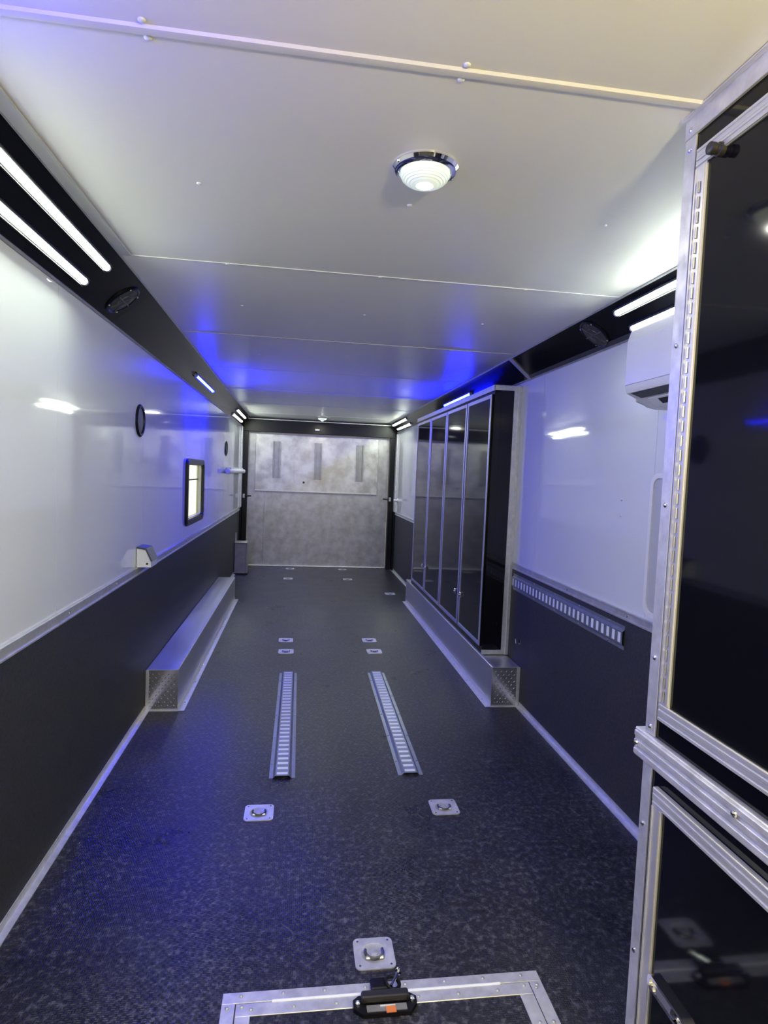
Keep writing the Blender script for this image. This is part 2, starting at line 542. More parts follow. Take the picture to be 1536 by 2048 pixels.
# divider and lower border strip on the right cove
for side, y, root in ((1, 3.80, cr), (-1, 3.30, cl)):
    if side < 0: continue
    P, dv, n = cove_pt(side, y, 0)
    Q, _, _ = cove_pt(side, y, 1)
    bm = BM()
    vs = []
    for yy in (y - 0.02, y + 0.02):
        for base_p in (P, Q):
            for o in (0.0, 0.008):
                vs.append(bm.verts.new((base_p.x + n.x * o, yy, base_p.z + n.z * o)))
    for q in ((0, 1, 3, 2), (4, 6, 7, 5), (0, 4, 5, 1), (2, 3, 7, 6), (0, 2, 6, 4), (1, 5, 7, 3)):
        bm.faces.new([vs[i] for i in q])
    part('divider', bm, M_alud, root)
bm = BM(); rg = []
for y in (2.35, 3.80):
    P, dv, n = cove_pt(1, y, 0.02); Q = cove_pt(1, y, 0.16)[0]
    rg.append([bm.verts.new(p) for p in (P, Q, Q + n * 0.004, P + n * 0.004)])
for i in range(4):
    j = (i + 1) % 4
    bm.faces.new((rg[0][i], rg[0][j], rg[1][j], rg[1][i]))
bm.faces.new(rg[0]); bm.faces.new(rg[1][::-1])
part('border_strip', bm, M_dark, cr)

# ================================================================ LIGHTS (things)
def strip(side, y0, y1, tt, material, name, label, group=None, r=0.0115):
    lip = 0.0135 if material is M_lw else 0.0085
    A, dv, n = cove_pt(side, y0, tt, 0.0)
    B, _, _ = cove_pt(side, y1, tt, 0.0)
    root = thing(name, label, 'light', A, group)
    bm = BM()
    h = 0.019
    rg = []
    for P in (A, B):
        rg.append([bm.verts.new(P + dv * u + n * v) for u, v in ((-h, 0.0005), (h, 0.0005), (h, 0.006), (-h, 0.006))])
    for i in range(4):
        j = (i + 1) % 4
        bm.faces.new((rg[0][i], rg[0][j], rg[1][j], rg[1][i]))
    bm.faces.new(rg[0]); bm.faces.new(rg[1][::-1])
    for u0, u1 in ((-h, -h + 0.003), (h - 0.003, h)):
        rg = []
        for P in (A, B):
            rg.append([bm.verts.new(P + dv * u + n * v) for u, v in ((u0, 0.0055), (u1, 0.0055), (u1, lip), (u0, lip))])
        for i in range(4):
            j = (i + 1) % 4
            bm.faces.new((rg[0][i], rg[0][j], rg[1][j], rg[1][i]))
        bm.faces.new(rg[0]); bm.faces.new(rg[1][::-1])
    part('housing', bm, M_dark, root)
    bm = BM()
    e = (B - A).normalized() * 0.012
    rg = []
    for P in (A + e, B - e):
        rg.append([bm.verts.new(P + dv * (r * math.cos(a)) + n * (0.006 + 0.35 * r * math.sin(a))) for a in [PI * k / 8 for k in range(9)]])
    for i in range(8):
        bm.faces.new((rg[0][i], rg[0][i + 1], rg[1][i + 1], rg[1][i]))
    bm.faces.new(rg[0]); bm.faces.new(rg[1][::-1]); bm.faces.new((rg[0][0], rg[0][8], rg[1][8], rg[1][0]))
    part('light_tube', bm, material, root, True)
    for P, s in ((A, 1), (B, -1)):
        bm = BM()
        cyl(bm, P + n * 0.006, P + n * 0.006 + e * s, 0.0135, n=12)
        part('end_cap', bm, M_grey, root)
    return root
G1 = 'white tube lights in the black coves'
strip(-1, 1.24, 2.455, 0.70, M_lw, 'strip_light', 'long white tube light on the near left cove, upper of the pair')
strip(-1, 1.24, 2.445, 0.29, M_lw, 'strip_light', 'long white tube light on the near left cove, lower of the pair')
strip(1, 1.32, 2.53, 0.73, M_lw, 'strip_light', 'white tube light on the right cove above the air conditioner, upper one')
strip(1, 1.32, 2.525, 0.25, M_lw, 'strip_light', 'white tube light on the right cove above the air conditioner, lower one')
strip(-1, 7.66, 8.85, 0.62, M_lw, 'strip_light', 'short looking white tube light at the far left cove end, upper one')
strip(-1, 7.66, 8.83, 0.25, M_lw, 'strip_light', 'short looking white tube light at the far left cove end, lower one')
strip(1, 7.90, 9.08, 0.74, M_lw, 'strip_light', 'white tube light at the far right cove end, upper one')
strip(1, 7.92, 9.0, 0.27, M_lw, 'strip_light', 'white tube light at the far right cove end, lower one')
strip(-1, 4.80, 5.75, 0.43, M_lb, 'blue_strip_light', 'blue tube light on the left cove above the window', r=0.009)
strip(1, 4.97, 5.92, 0.45, M_lb, 'blue_strip_light', 'blue tube light on the right cove above the tall cabinet', r=0.009)
strip(-1, 0.65, 1.10, 0.45, M_lb, 'blue_strip_light', 'blue tube light on the left cove out of frame by the camera', r=0.009)

def dome(x, y, label, s=1.0, watt=1.2, col=(1.0, 0.97, 0.86)):
    root = thing('ceiling_lamp', label, 'lamp', (x, y, H))
    c = (x, y, H)
    bm = BM(); lathe(bm, c, (0, 0, -1), [(0.083 * s, 0), (0.083 * s, 0.004), (0.077 * s, 0.011), (0.072 * s, 0.012), (0.066 * s, 0.016), (0.064 * s, 0.012)], 48, cap1=True)
    part('chrome_ring', bm, M_chrome, root, True)
    prof = [(0.063 * s, 0.012), (0.0625 * s, 0.020)]
    for k in range(1, 9):
        a = k / 9 * PI / 2
        prof.append((0.0605 * s * math.cos(a) + 0.002, 0.018 + 0.030 * s * math.sin(a)))
        prof.append((0.0585 * s * math.cos(a), 0.0185 + 0.0295 * s * math.sin(a)))
    bm = BM(); lathe(bm, c, (0, 0, -1), prof, 40)
    part('ribbed_glass', bm, M_dome, root)
    bm = BM(); lathe(bm, (x, y, H - 0.042), (0, 0, -1), [(0.018 * s, 0), (0.015 * s, 0.007), (0.008 * s, 0.010)], 20)
    part('bulb', bm, M_bulb, root, True)
    ld_ = bpy.data.lights.new('lamp_light', 'AREA'); ld_.shape = 'DISK'; ld_.size = 0.035; ld_.energy = watt; ld_.color = col
    lo_ = bpy.data.objects.new('lamp_light', ld_); COL.objects.link(lo_); lo_.parent = root; lo_.location = (0, 0, -0.056)
    for a in (0.4, PI + 0.4):
        bm = BM(); lathe(bm, (x + 0.079 * s * math.cos(a), y + 0.079 * s * math.sin(a), H - 0.006), (0, 0, -1), [(0.005, 0), (0.004, 0.003), (0.001, 0.004)], 10)
        part('screw', bm, M_chrome, root, True)
    return root
dome(0.287, 1.560, 'round chrome ringed ceiling lamp near the camera')
hg = thing('hanging_lamp', 'warm globe lamp on a short cord behind the camera', 'lamp', (0.62, -0.10, H))
bm = BM(); lathe(bm, (0.62, -0.10, H), (0, 0, -1), [(0.05, 0), (0.05, 0.006), (0.02, 0.02), (0.006, 0.024)], 24); part('canopy', bm, M_plastic, hg, True)
bm = BM(); cyl(bm, (0.62, -0.10, H - 0.02), (0.62, -0.10, 1.93), 0.004, n=8); part('cord', bm, M_rubber, hg, True)
bm = BM(); lathe(bm, (0.62, -0.10, 1.935), (0, 0, -1), [(0.012, 0), (0.024, 0.01), (0.024, 0.03)], 20); part('socket', bm, M_satin, hg, True)
bm = BM(); lathe(bm, (0.62, -0.10, 1.905), (0, 0, -1), [(0.06 * math.sin(PI * k / 14) + 0.0005, 0.06 - 0.06 * math.cos(PI * k / 14)) for k in range(15)], 24); part('globe', bm, M_warm, hg, True)
dome(0.285, 8.75, 'small looking round ceiling lamp near the ramp door')

def speaker_cove(side, y, label):
    P, dv, n = cove_pt(side, y, 0.5, 0.0)
    root = thing('cove_speaker', label, 'speaker', P)
    bm = BM(); lathe(bm, P, n, [(0.082, 0.0), (0.082, 0.006), (0.074, 0.009), (0.070, 0.006)], 36)
    part('rim', bm, M_satin, root, True)
    bm = BM(); lathe(bm, P, n, [(0.070, 0.006), (0.05, 0.009), (0.03, 0.0105), (0.001, 0.011)], 28)
    part('grille', bm, M_dark, root, True)
    bm = BM()
    for k in range(3):
        a = PI / 6 + k * PI / 3
        tt = dv * math.cos(a) + Vector((0, 1, 0)) * math.sin(a)
        cyl(bm, P + n * 0.010 - tt * 0.068, P + n * 0.010 + tt * 0.068, 0.003, n=8)
    torus(bm, P + n * 0.010, n, 0.035, 0.003, 24, 6)
    part('spider', bm, M_dark, root, True)
    for k in range(4):
        a = PI / 4 + k * PI / 2
        q = dv * math.cos(a) * 0.077 + Vector((0, 1, 0)) * math.sin(a) * 0.077
        bm = BM(); lathe(bm, P + q + n * 0.008, n, [(0.004, 0), (0.003, 0.003)], 8)
        part('screw', bm, M_alud, root, True)
    return root
speaker_cove(-1, 2.80, 'round black speaker in the left cove just past the white tubes')
speaker_cove(1, 2.80, 'round black speaker in the right cove just past the white tubes')

# wall speakers / round ports on the left wall
def port(y, z, label):
    root = thing('round_speaker', label, 'speaker', (XL, y, z))
    bm = BM(); lathe(bm, (XL, y, z), (1, 0, 0), [(0.088, 0), (0.088, 0.006), (0.080, 0.012), (0.072, 0.010), (0.070, 0.004)], 40)
    part('rim', bm, M_satin, root, True)
    bm = BM(); lathe(bm, (XL + 0.004, y, z), (1, 0, 0), [(0.070, 0.0005), (0.04, 0.003), (0.001, 0.004)], 32)
    part('grille', bm, M_rubber, root, True)
    return root
port(3.48, 1.697, 'round black speaker high on the left wall before the window')
port(7.37, 1.69, 'round black speaker on the left wall beyond the window')

# ================================================================ NEAR CABINETS (right foreground)
CX, CY = 0.79, 1.245          # face plane and far edge
CB = -1.35                    # near end, behind the camera
M_hinge = metal('hinge_aluminium', 0.64, 0.72, 0.37, (1, 1, 1), 3, 0.0, met=0.6)

up_c = thing('upper_cabinet', 'tall gloss black upper cabinet with aluminium edges in the right foreground', 'cabinet', (CX, CY, 0.907))
pbox('body', up_c, M_blk, CX + 0.004, XR - 0.003, CB, CY, 0.9075, H - 0.002)
# corner angle, top rail
bm = BM(); bx(bm, CX - 0.001, CX + 0.004, CY - 0.034, CY + 0.002, 0.9075, 2.190, 0.001); bx(bm, CX + 0.004, CX + 0.03, CY, CY + 0.003, 0.9075, 2.190)
part('corner_angle', bm, M_alu, up_c)
pbox('top_rail', up_c, M_alu, CX - 0.003, CX + 0.004, CB, CY + 0.002, 2.190, H - 0.002, 0.001)
pbox('top_lip', up_c, M_alu, CX - 0.014, CX - 0.003, CB, CY + 0.002, H - 0.007, H - 0.002, 0.001)
for y, z in ((CY - 0.017, 2.205), (CY - 0.017, 2.165), (CY - 0.017, 1.418), (CY - 0.017, 1.76), (CY - 0.017, 0.925), (CY - 0.017, 1.08)):
    bm = BM(); lathe(bm, (CX - 0.001, y, z), (-1, 0, 0), [(0.006, 0), (0.0055, 0.002), (0.003, 0.004), (0.001, 0.0044)], 14)
    part('rivet', bm, M_chrome, up_c, True)
def framed_door(root, y0, y1, z0, z1, hinge):
    """door with double ribbed aluminium frame; y1 is the far (hinge) side"""
    d = pbox('door', root, M_blk, CX - 0.006, CX + 0.003, y0 + 0.02, y1 - 0.02, z0 + 0.02, z1 - 0.02)
    w = 0.036
    def rib(nm, a0, a1, c0, c1, horiz):
        bm = BM()
        bx(bm, CX - 0.010, CX + 0.003, a0, a1, c0, c1, 0.001)
        if horiz:
            for k in (0.10, 0.42, 0.58, 0.90):
                z = c0 + (c1 - c0) * k
                bx(bm, CX - 0.0125, CX - 0.010, a0 + 0.004, a1 - 0.004, z - 0.0026, z + 0.0026)
        else:
            for k in (0.12, 0.86):
                y = a0 + (a1 - a0) * k
                bx(bm, CX - 0.0125, CX - 0.010, y - 0.002, y + 0.002, c0 + 0.004, c1 - 0.004)
        o = build_local(nm, bm, M_hinge, d)
        return o
    rib('frame_rail', y0, y1, z1 - w, z1, True)
    rib('frame_rail', y0, y1, z0, z0 + w, True)
    rib('frame_stile', y0, y0 + w, z0 + w, z1 - w, False)
    rib('frame_stile', y1 - w, y1, z0 + w, z1 - w, False)
    if hinge:
        bm = BM(); z = z0 + w + 0.01; yy = y1 - 0.019
        while z < z1 - w - 0.03:
            cyl(bm, (CX - 0.012, yy, z), (CX - 0.012, yy, z + 0.022), 0.0026, n=8)
            z += 0.030
        build_local('piano_hinge', bm, M_box, d, True)
    return d
def build_local(nm, bm, material, root, smooth=False):
    bm.transform(Matrix.Translation(-root_world(root)))
    return build(nm, bm, material, root, smooth)
ud = framed_door(up_c, -0.25, 1.192, 0.957, 2.145, True)
ud2 = framed_door(up_c, CB + 0.05, -0.30, 0.957, 2.145, True)
# rubber bumper / lift knob on the door's upper corner
bm = BM()
lathe(bm, (CX - 0.004, 1.116, 2.109), (-1, 0, 0), [(0.013, 0), (0.013, 0.012), (0.010, 0.014), (0.010, 0.018), (0.0115, 0.020), (0.0115, 0.030), (0.009, 0.032), (0.003, 0.033)], 24)
part('rubber_bumper', bm, M_rubber, up_c, True)

ledge = thing('worktop_ledge', 'ribbed aluminium ledge between the two black cabinets on the right', 'ledge', (CX, CY, 0.84))
bm = BM()
bx(bm, CX - 0.008, XR - 0.003, CB, CY + 0.030, 0.842, 0.9065, 0.002)
part('slab', bm, M_alu, ledge)
bm = BM()
for k in (0.18, 0.5, 0.82):
    z = 0.842 + 0.0645 * k
    bx(bm, CX - 0.012, CX - 0.008, CB, CY + 0.026, z - 0.006, z + 0.006, 0.001)
part('rib', bm, M_alu, ledge)
for y, z in ((CY + 0.016, 0.8745), (0.945, 0.887), (0.55, 0.887)):
    bm = BM(); lathe(bm, (CX - 0.012, y, z), (-1, 0, 0), [(0.007, 0), (0.006, 0.003), (0.003, 0.005), (0.001, 0.0052)], 14)
    part('rivet', bm, M_chrome, ledge, True)

lo_c = thing('base_cabinet', 'gloss black base cabinet with aluminium framed door in the lower right corner', 'cabinet', (CX, CY, 0))
pbox('body', lo_c, M_blk, CX + 0.004, XR - 0.034, CB, CY, 0.0, 0.8415)
bm = BM(); bx(bm, CX - 0.001, CX + 0.004, CY - 0.032, CY + 0.002, 0.0, 0.8415, 0.001); bx(bm, CX + 0.004, CX + 0.03, CY, CY + 0.003, 0, 0.8415)
part('corner_angle', bm, M_alu, lo_c)
for z in (0.40, 0.10, 0.7):
    bm = BM(); lathe(bm, (CX - 0.001, CY - 0.014, z), (-1, 0, 0), [(0.006, 0), (0.0055, 0.002), (0.003, 0.004), (0.001, 0.0044)], 14)
    part('rivet', bm, M_chrome, lo_c, True)
ld = framed_door(lo_c, 0.30, 1.19, 0.04, 0.808, False)
framed_door(lo_c, CB + 0.05, 0.26, 0.04, 0.808, False)
# chrome paddle latch on the lower door
bm = BM()
pr = rrect(1.022, 1.150, 0.389, 0.421, 0.012, 5)
ringprism(bm, pr, rrect(1.030, 1.142, 0.395, 0.415, 0.008, 5), CX - 0.006, CX - 0.018, fn)
prism(bm, rrect(1.030, 1.142, 0.395, 0.415, 0.008, 5), CX - 0.006, CX - 0.010, fn)
lathe(bm, (CX - 0.010, 1.062, 0.405), (-1, 0, 0), [(0.010, 0), (0.009, 0.007), (0.004, 0.010)], 16)
part('latch', bm, M_chrome, lo_c, False)

# ================================================================ TALL CABINET (right, over the wheel box)
TX, TY0, TY1, TZ0, TZ1 = 1.265, 3.965, 6.66, 0.262, 2.088
tc = thing('tall_cabinet', 'shallow gloss black locker with four framed doors above the right wheel box', 'cabinet', (TX, TY0, TZ0))
pbox('body', tc, M_blk, TX + 0.004, XR - 0.0125, TY0 + 0.004, TY1, TZ0, TZ1)
# near end aluminium frame
bm = BM()
bx(bm, TX - 0.002, XR - 0.003, TY0, TY0 + 0.005, TZ1 - 0.034, TZ1, 0.001)
part('end_rail', bm, M_alu, tc)
pbox('end_rail', tc, M_alu, TX - 0.002, XR - 0.003, TY0, TY0 + 0.005, TZ0 - 0.002, TZ0 + 0.030, 0.001)
pbox('end_stile', tc, M_alu, XR - 0.047, XR - 0.003, TY0 - 0.001, TY0 + 0.005, TZ0 + 0.030, TZ1 - 0.034, 0.001)
pbox('top_rail', tc, M_alu, TX - 0.004, TX + 0.004, TY0, TY1, TZ1 - 0.038, TZ1, 0.001)
pbox('wall_angle', tc, M_alu, XR - 0.020, XR - 0.0005, TY0 - 0.012, TY0 - 0.001, TZ0, TZ1, 0.001)
edges = [3.985, 4.592, 5.243, 5.908, 6.60]
handle_z = [0.80, 0.80, 0.80, 0.80]
for k in range(4):
    y0, y1 = edges[k] + 0.012, edges[k + 1] - 0.012
    z0, z1 = TZ0 + 0.05, TZ1 - 0.06
    d = pbox('door', tc, M_blk, TX - 0.006, TX + 0.003, y0, y1, z0, z1)
    for (a, c, e, f_) in ((y0, y0 + 0.026, z0, z1), (y1 - 0.026, y1, z0, z1)):
        bm = BM(); bx(bm, TX - 0.011, TX - 0.006, a, c, e, f_, 0.001); build_local('frame_stile', bm, M_hinge, d)
    for (e, f_) in ((z0, z0 + 0.026), (z1 - 0.026, z1)):
        bm = BM(); bx(bm, TX - 0.011, TX - 0.006, y0 + 0.026, y1 - 0.026, e, f_, 0.001); build_local('frame_rail', bm, M_hinge, d)
    bm = BM(); yy = y1 - 0.06 if k % 2 == 0 else y0 + 0.07
    bx(bm, TX - 0.020, TX - 0.006, yy - 0.025, yy + 0.025, 0.54, 0.58, 0.004)
    bx(bm, TX - 0.028, TX - 0.020, yy - 0.018, yy + 0.010, 0.553, 0.567, 0.003)
    build_local('latch', bm, M_chrome, d)

# ================================================================ WHEEL BOXES
def wheelbox(side, label):
    if side < 0: w, inner, fl = XL + 0.0038, -0.683, -0.641
    else: w, inner, fl = XR - 0.0038, 1.260, 1.221
    ya, yb, zt = 3.700, 6.92, 0.246 if side < 0 else 0.256
    s = -side
    root = thing('wheel_box', label, 'wheel box', ((w + inner) / 2, ya, 0))
    a, c = sorted((w, inner))
    pbox('shell', root, M_shiny, a, c, ya + 0.003, yb, 0.0, zt, 0.003)
    # tread plate end
    pbox('end_plate', root, M_tread, a + 0.001, c - 0.001, ya, ya + 0.003, 0.004, zt - 0.002)
    bm = BM()
    nx, nz = 9, 10
    for i in range(nx):
        for j in range(nz):
            x = a + 0.024 + (c - a - 0.044) * i / (nx - 1)
            z = 0.028 + (zt - 0.055) * j / (nz - 1)
            ang = PI / 4 if (i + j) % 2 else -PI / 4
            L, Wd = 0.0085, 0.0028
            pts = [(L, 0), (0, Wd), (-L, 0), (0, -Wd)]
            q = [(x + u * math.cos(ang) - v * math.sin(ang), z + u * math.sin(ang) + v * math.cos(ang)) for u, v in pts]
            base_v = [bm.verts.new((u, ya, v)) for u, v in q]
            top = bm.verts.new((x, ya - 0.0022, z))
            for k in range(4): bm.faces.new((base_v[k], base_v[(k + 1) % 4], top))
    o = part('tread_pattern', bm, M_tread, root); o['kind'] = 'stuff'
    # edge angles on the end and floor flange
    pbox('edge_angle', root, M_alu, a, a + 0.018, ya - 0.003, ya, 0.004, zt, 0.0005) if side < 0 else pbox('edge_angle', root, M_alu, c - 0.020, c, ya - 0.003, ya, 0.004, zt, 0.0005)
    pbox('foot_angle', root, M_alu, *sorted((w, fl)), ya - 0.016, ya - 0.0005, 0.0, 0.004, 0.0005)
    x0, x1 = sorted((inner, fl))
    bm = BM()
    e = 0.0185 if side < 0 else 0.017
    bx(bm, x0, x1, ya - 0.016, yb - 0.02, 0.0, 0.003, 0.0005)
    part('floor_flange', bm, M_alu, root)
    xs = inner + s * 0.003
    bm = BM(); x0, x1 = sorted((inner, inner + s * 0.003)); bx(bm, x0, x1, ya, yb - 0.02, 0.003, 0.030)
    part('floor_flange', bm, M_alu, root)
    x0, x1 = sorted((inner, inner - s * 0.016))
    pbox('top_edge_angle', root, M_alu, x0, x1, ya, yb, zt, zt + 0.0025, 0.0005)
    for k in range(9):
        bm = BM(); lathe(bm, ((inner + fl) / 2, ya + 0.12 + k * 0.37, 0.003), (0, 0, 1), [(0.006, 0), (0.005, 0.003), (0.001, 0.004)], 10)
        part('rivet', bm, M_chrome, root, True)
    return root
wheelbox(-1, 'long low aluminium wheel box against the left wall')
wheelbox(1, 'long low aluminium wheel box under the tall black locker')

# ================================================================ E-TRACKS
def etrack(fnc, n, material_top):
    """profile across u (-.0625...0625), along v, height w"""
    L = n * 0.0508
    bm = BM()
    hw, fl, rise = 0.0615, 0.040, 0.012
    th = 0.0015
    def slab(pts):
        lo = [bm.verts.new(fnc(u, v, w)) for u, v, w in pts]
        hi = [bm.verts.new(fnc(u, v, w + th)) for u, v, w in pts]
        k = len(pts)
        for i in range(k):
            j = (i + 1) % k
            bm.faces.new((lo[i], lo[j], hi[j], hi[i]))
        bm.faces.new(lo[::-1]); bm.faces.new(hi)
    for s in (-1, 1):
        slab([(s * hw, 0, 0.0005), (s * (fl + 0.004), 0, 0.0005), (s * (fl + 0.004), L, 0.0005), (s * hw, L, 0.0005)])
        slab([(s * (fl + 0.004), 0, 0.0005), (s * (fl - 0.008), 0, rise), (s * (fl - 0.008), L, rise), (s * (fl + 0.004), L, 0.0005)])
        slab([(s * (fl - 0.008), 0, rise), (s * 0.026, 0, rise), (s * 0.026, L, rise), (s * (fl - 0.008), L, rise)])
    sl = 0.026
    y = 0.0
    for k in range(n + 1):
        a = max(0, k * 0.0508 - (0.0508 - sl) / 2); c = min(L, k * 0.0508 + (0.0508 - sl) / 2)
        slab([(-0.026, a, rise), (0.026, a, rise), (0.026, c, rise), (-0.026, c, rise)])
    bk = BM()
    bx_pts = [(-0.0262, 0.010), (0.0262, 0.010), (0.0262, L - 0.010), (-0.0262, L - 0.010)]
    lo = [bk.verts.new(fnc(u, v, 0.0080)) for u, v in bx_pts]
    hi = [bk.verts.new(fnc(u, v, 0.0118)) for u, v in bx_pts]
    for i in range(4):
        j = (i + 1) % 4
        bk.faces.new((lo[i], lo[j], hi[j], hi[i]))
    bk.faces.new(lo[::-1]); bk.faces.new(hi)
    return bm, bk, L
def track(loc, fnc, n, label, group=None, bolts=True):
    root = thing('cargo_track', label, 'tie-down track', loc)
    bm, bk, L = etrack(fnc, n, None)
    part('slotted_rail', bm, M_zinc, root)
    part('slot_backing', bk, M_zincl, root)
    k = 0
    v = 0.14
    while v < L:
        for s in (-1, 1):
            b0 = BM(); c = Vector(fnc(s * 0.053, v, 0.002)); nn = Vector(fnc(0, 0, 1)) - Vector(fnc(0, 0, 0))
            lathe(b0, c, nn, [(0.006, 0), (0.0055, 0.002), (0.002, 0.0035)], 10)
            part('bolt', b0, M_chrome, root, True)
        v += 0.305
    return root
track((-0.039, 2.845, 0), lambda u, v, w: (-0.039 + u, 2.845 + v, w), 30, 'galvanised slotted track on the floor, left one')
track((0.582, 2.842, 0), lambda u, v, w: (0.582 + u + 0.011 * v, 2.842 + v, w), 30, 'galvanised slotted track on the floor, right one')
track((XR, 2.49, 0.779), lambda u, v, w: (XR - 0.002 - w, 2.49 + v, 0.779 + u * 0.87), 28, 'slotted track on the right wall just below the white panel')

# ================================================================ D-RINGS
def dring(x, y, label, s=0.122, group=None):
    root = thing('tie_down_ring', label, 'tie-down ring', (x, y, 0), group)
    h = s / 2
    f2 = lambda u, v, d: (u, v, d)
    bm = BM()
    ringprism(bm, rrect(x - h, x + h, y - h, y + h, 0.017, 5), [(x + 0.040 * math.cos(a), y + 0.040 * math.sin(a)) for a in [PI / 4 * 0 + 2 * PI * k / 24 for k in range(24)]], 0.0005, 0.004, f2)
    part('plate', bm, M_alu, root)
    bm = BM(); lathe(bm, (x, y, 0.0005), (0, 0, 1), [(0.041, 0), (0.041, 0.0035), (0.036, 0.0015), (0.001, 0.0012)], 32)
    part('dish', bm, M_alud, root, True)
    bm = BM(); torus(bm, (x, y + 0.002, 0.007), (0, 0, 1), 0.027, 0.0045, 28, 8, -0.35, PI + 0.35)
    part('ring', bm, M_ring, root, True)
    bm = BM(); lathe(bm, (x, y + 0.002, 0.0015), (0, 0, 1), [(0.013, 0), (0.012, 0.003), (0.006, 0.0045), (0.001, 0.0047)], 20)
    part('hub', bm, M_alud, root, True)
    bm = BM(); bx(bm, x - 0.028, x + 0.028, y - 0.026, y - 0.014, 0.003, 0.010, 0.003)
    part('clamp_bar', bm, M_alu, root)
    for u in (-1, 1):
        for v in (-1, 1):
            b0 = BM(); lathe(b0, (x + u * (h - 0.014), y + v * (h - 0.014), 0.004), (0, 0, 1), [(0.004, 0), (0.0035, 0.0015)], 10)
            part('bolt', b0, M_chrome, root, True)
    return root
d0 = dring(0.270, 1.752, 'square tie-down ring plate in front of the floor hatch')
for x, y, lb in ((-0.127, 2.552, 'square tie-down ring plate on the floor before the left track'), (0.678, 2.546, 'square tie-down ring plate on the floor before the right track'),
                 (-0.067, 4.90, 'flat tie-down plate beyond the left floor track, nearer of two'), (0.652, 4.905, 'flat tie-down plate beyond the right floor track, nearer of two'),
                 (-0.076, 5.235, 'flat tie-down plate beyond the left floor track, farther of two'), (0.648, 5.24, 'flat tie-down plate beyond the right floor track, farther of two'),
                 (-0.118, 8.28, 'tiny looking tie-down plate near the ramp door, left front one'), (0.692, 8.30, 'tiny looking tie-down plate near the ramp door, right front one'),
                 (-0.105, 9.13, 'tiny looking tie-down plate right at the ramp door, left one'), (0.677, 9.15, 'tiny looking tie-down plate right at the ramp door, right one'),
                 (1.14, 7.33, 'tiny looking tie-down plate on the floor by the far end of the right wheel box')):
    copy_tree(d0, (x, y, 0), lb)

# ================================================================ FLOOR HATCH
hx = thing('floor_hatch', 'floor hatch with a riveted aluminium frame at the bottom of the picture', 'hatch', (0.29, 1.645, 0))
HX0, HX1, HY0, HY1 = -0.165, 0.744, 0.75, 1.645
def hframe(nm, x0, x1, y0, y1, w, z, mat_):
    for (a, c, e, f_) in ((x0, x1, y1 - w, y1), (x0, x1, y0, y0 + w), (x0, x0 + w, y0 + w, y1 - w), (x1 - w, x1, y0 + w, y1 - w)):
        pbox(nm, hx, mat_, a, c, e, f_, 0.0005, z, 0.001)
hframe('outer_frame', HX0, HX1, HY0, HY1, 0.036, 0.004, M_alu)
hframe('lid_frame', HX0 + 0.039, HX1 - 0.039, HY0 + 0.039, HY1 - 0.039, 0.040, 0.005, M_alu)
pbox('lid_panel', hx, M_floor, HX0 + 0.079, HX1 - 0.079, HY0 + 0.079, HY1 - 0.079, 0.0005, 0.003)
pbox('gap', hx, M_rubber, HX0 + 0.03, HX1 - 0.03, HY0 + 0.03, HY1 - 0.03, 0.0001, 0.0012)
bm = BM(); cyl(bm, (-0.03, HY1 - 0.0375, 0.004), (0.62, HY1 - 0.0375, 0.004), 0.0045, n=10)
part('hinge_rod', bm, M_zincl, hx, True)
rv = BM(); lathe(rv, (0, 0, 0), (0, 0, 1), [(0.0055, 0), (0.005, 0.0018), (0.0025, 0.003), (0.001, 0.0032)], 12)
bmesh.ops.recalc_face_normals(rv, faces=rv.faces)
rvm = bpy.data.meshes.new('rivet'); rv.to_mesh(rvm); rv.free(); rvm.materials.append(M_alud)
for p in rvm.polygons: p.use_smooth = True
for k in range(8):
    x = HX0 + 0.05 + k * 0.115
    instance('rivet', rvm, (x, HY1 - 0.014, 0.004), hx)
    instance('rivet', rvm, (x + 0.03, HY1 - 0.060, 0.005), hx)
for k in range(6):
    for x, z in ((HX0 + 0.016, 0.004), (HX1 - 0.018, 0.004), (HX0 + 0.055, 0.005), (HX1 - 0.057, 0.005)):
        instance('rivet', rvm, (x, HY1 - 0.05 - k * 0.12, z), hx)

# black latch fitting on the hatch frame with an orange sticker
fx = thing('winch_plate', 'small black plate fitting with two bolts and an orange sticker on the hatch frame', 'fitting', (0.277, 1.565, 0.005))
bm = BM()
zz = 0.0055
pts = [(0.190, 1.578), (0.206, 1.590), (0.350, 1.590), (0.366, 1.578), (0.366, 1.558), (0.345, 1.530), (0.215, 1.530), (0.190, 1.552)]
prism(bm, pts, zz, zz + 0.010, lambda u, v, d: (u, v, d))
part('base_plate', bm, M_satin, fx)
bm = BM(); bx(bm, 0.212, 0.344, 1.560, 1.588, zz + 0.010, zz + 0.030, 0.006, 2)
part('roller', bm, M_rubber, fx)
for x, y in ((0.203, 1.565), (0.354, 1.568)):
    bm = BM(); lathe(bm, (x, y, zz + 0.010), (0, 0, 1), [(0.0085, 0), (0.0075, 0.005), (0.003, 0.008), (0.001, 0.0082)], 16)
    part('bolt', bm, M_chrome, fx, True)
pbox('label_strip', fx, M_box, 0.225, 0.335, 1.536, 1.556, zz + 0.010, zz + 0.012)
pbox('orange_sticker', fx, M_orange, 0.277, 0.304, 1.528, 1.548, zz + 0.012, zz + 0.0135)
pbox('white_sticker', fx, M_stick, 0.262, 0.304, 1.549, 1.553, zz + 0.012, zz + 0.0135)
sh = thing('shackle', 'small dark shackle with a steel pin behind the black plate on the hatch', 'shackle', (0.285, 1.612, 0.005))
bm = BM(); bx(bm, 0.243, 0.292, 1.597, 1.640, 0.0055, 0.026, 0.006, 2)
part('block', bm, M_satin, sh)
bm = BM(); torus(bm, (0.306, 1.618, 0.022), (0.25, -0.1, 1), 0.020, 0.0055, 20, 8)
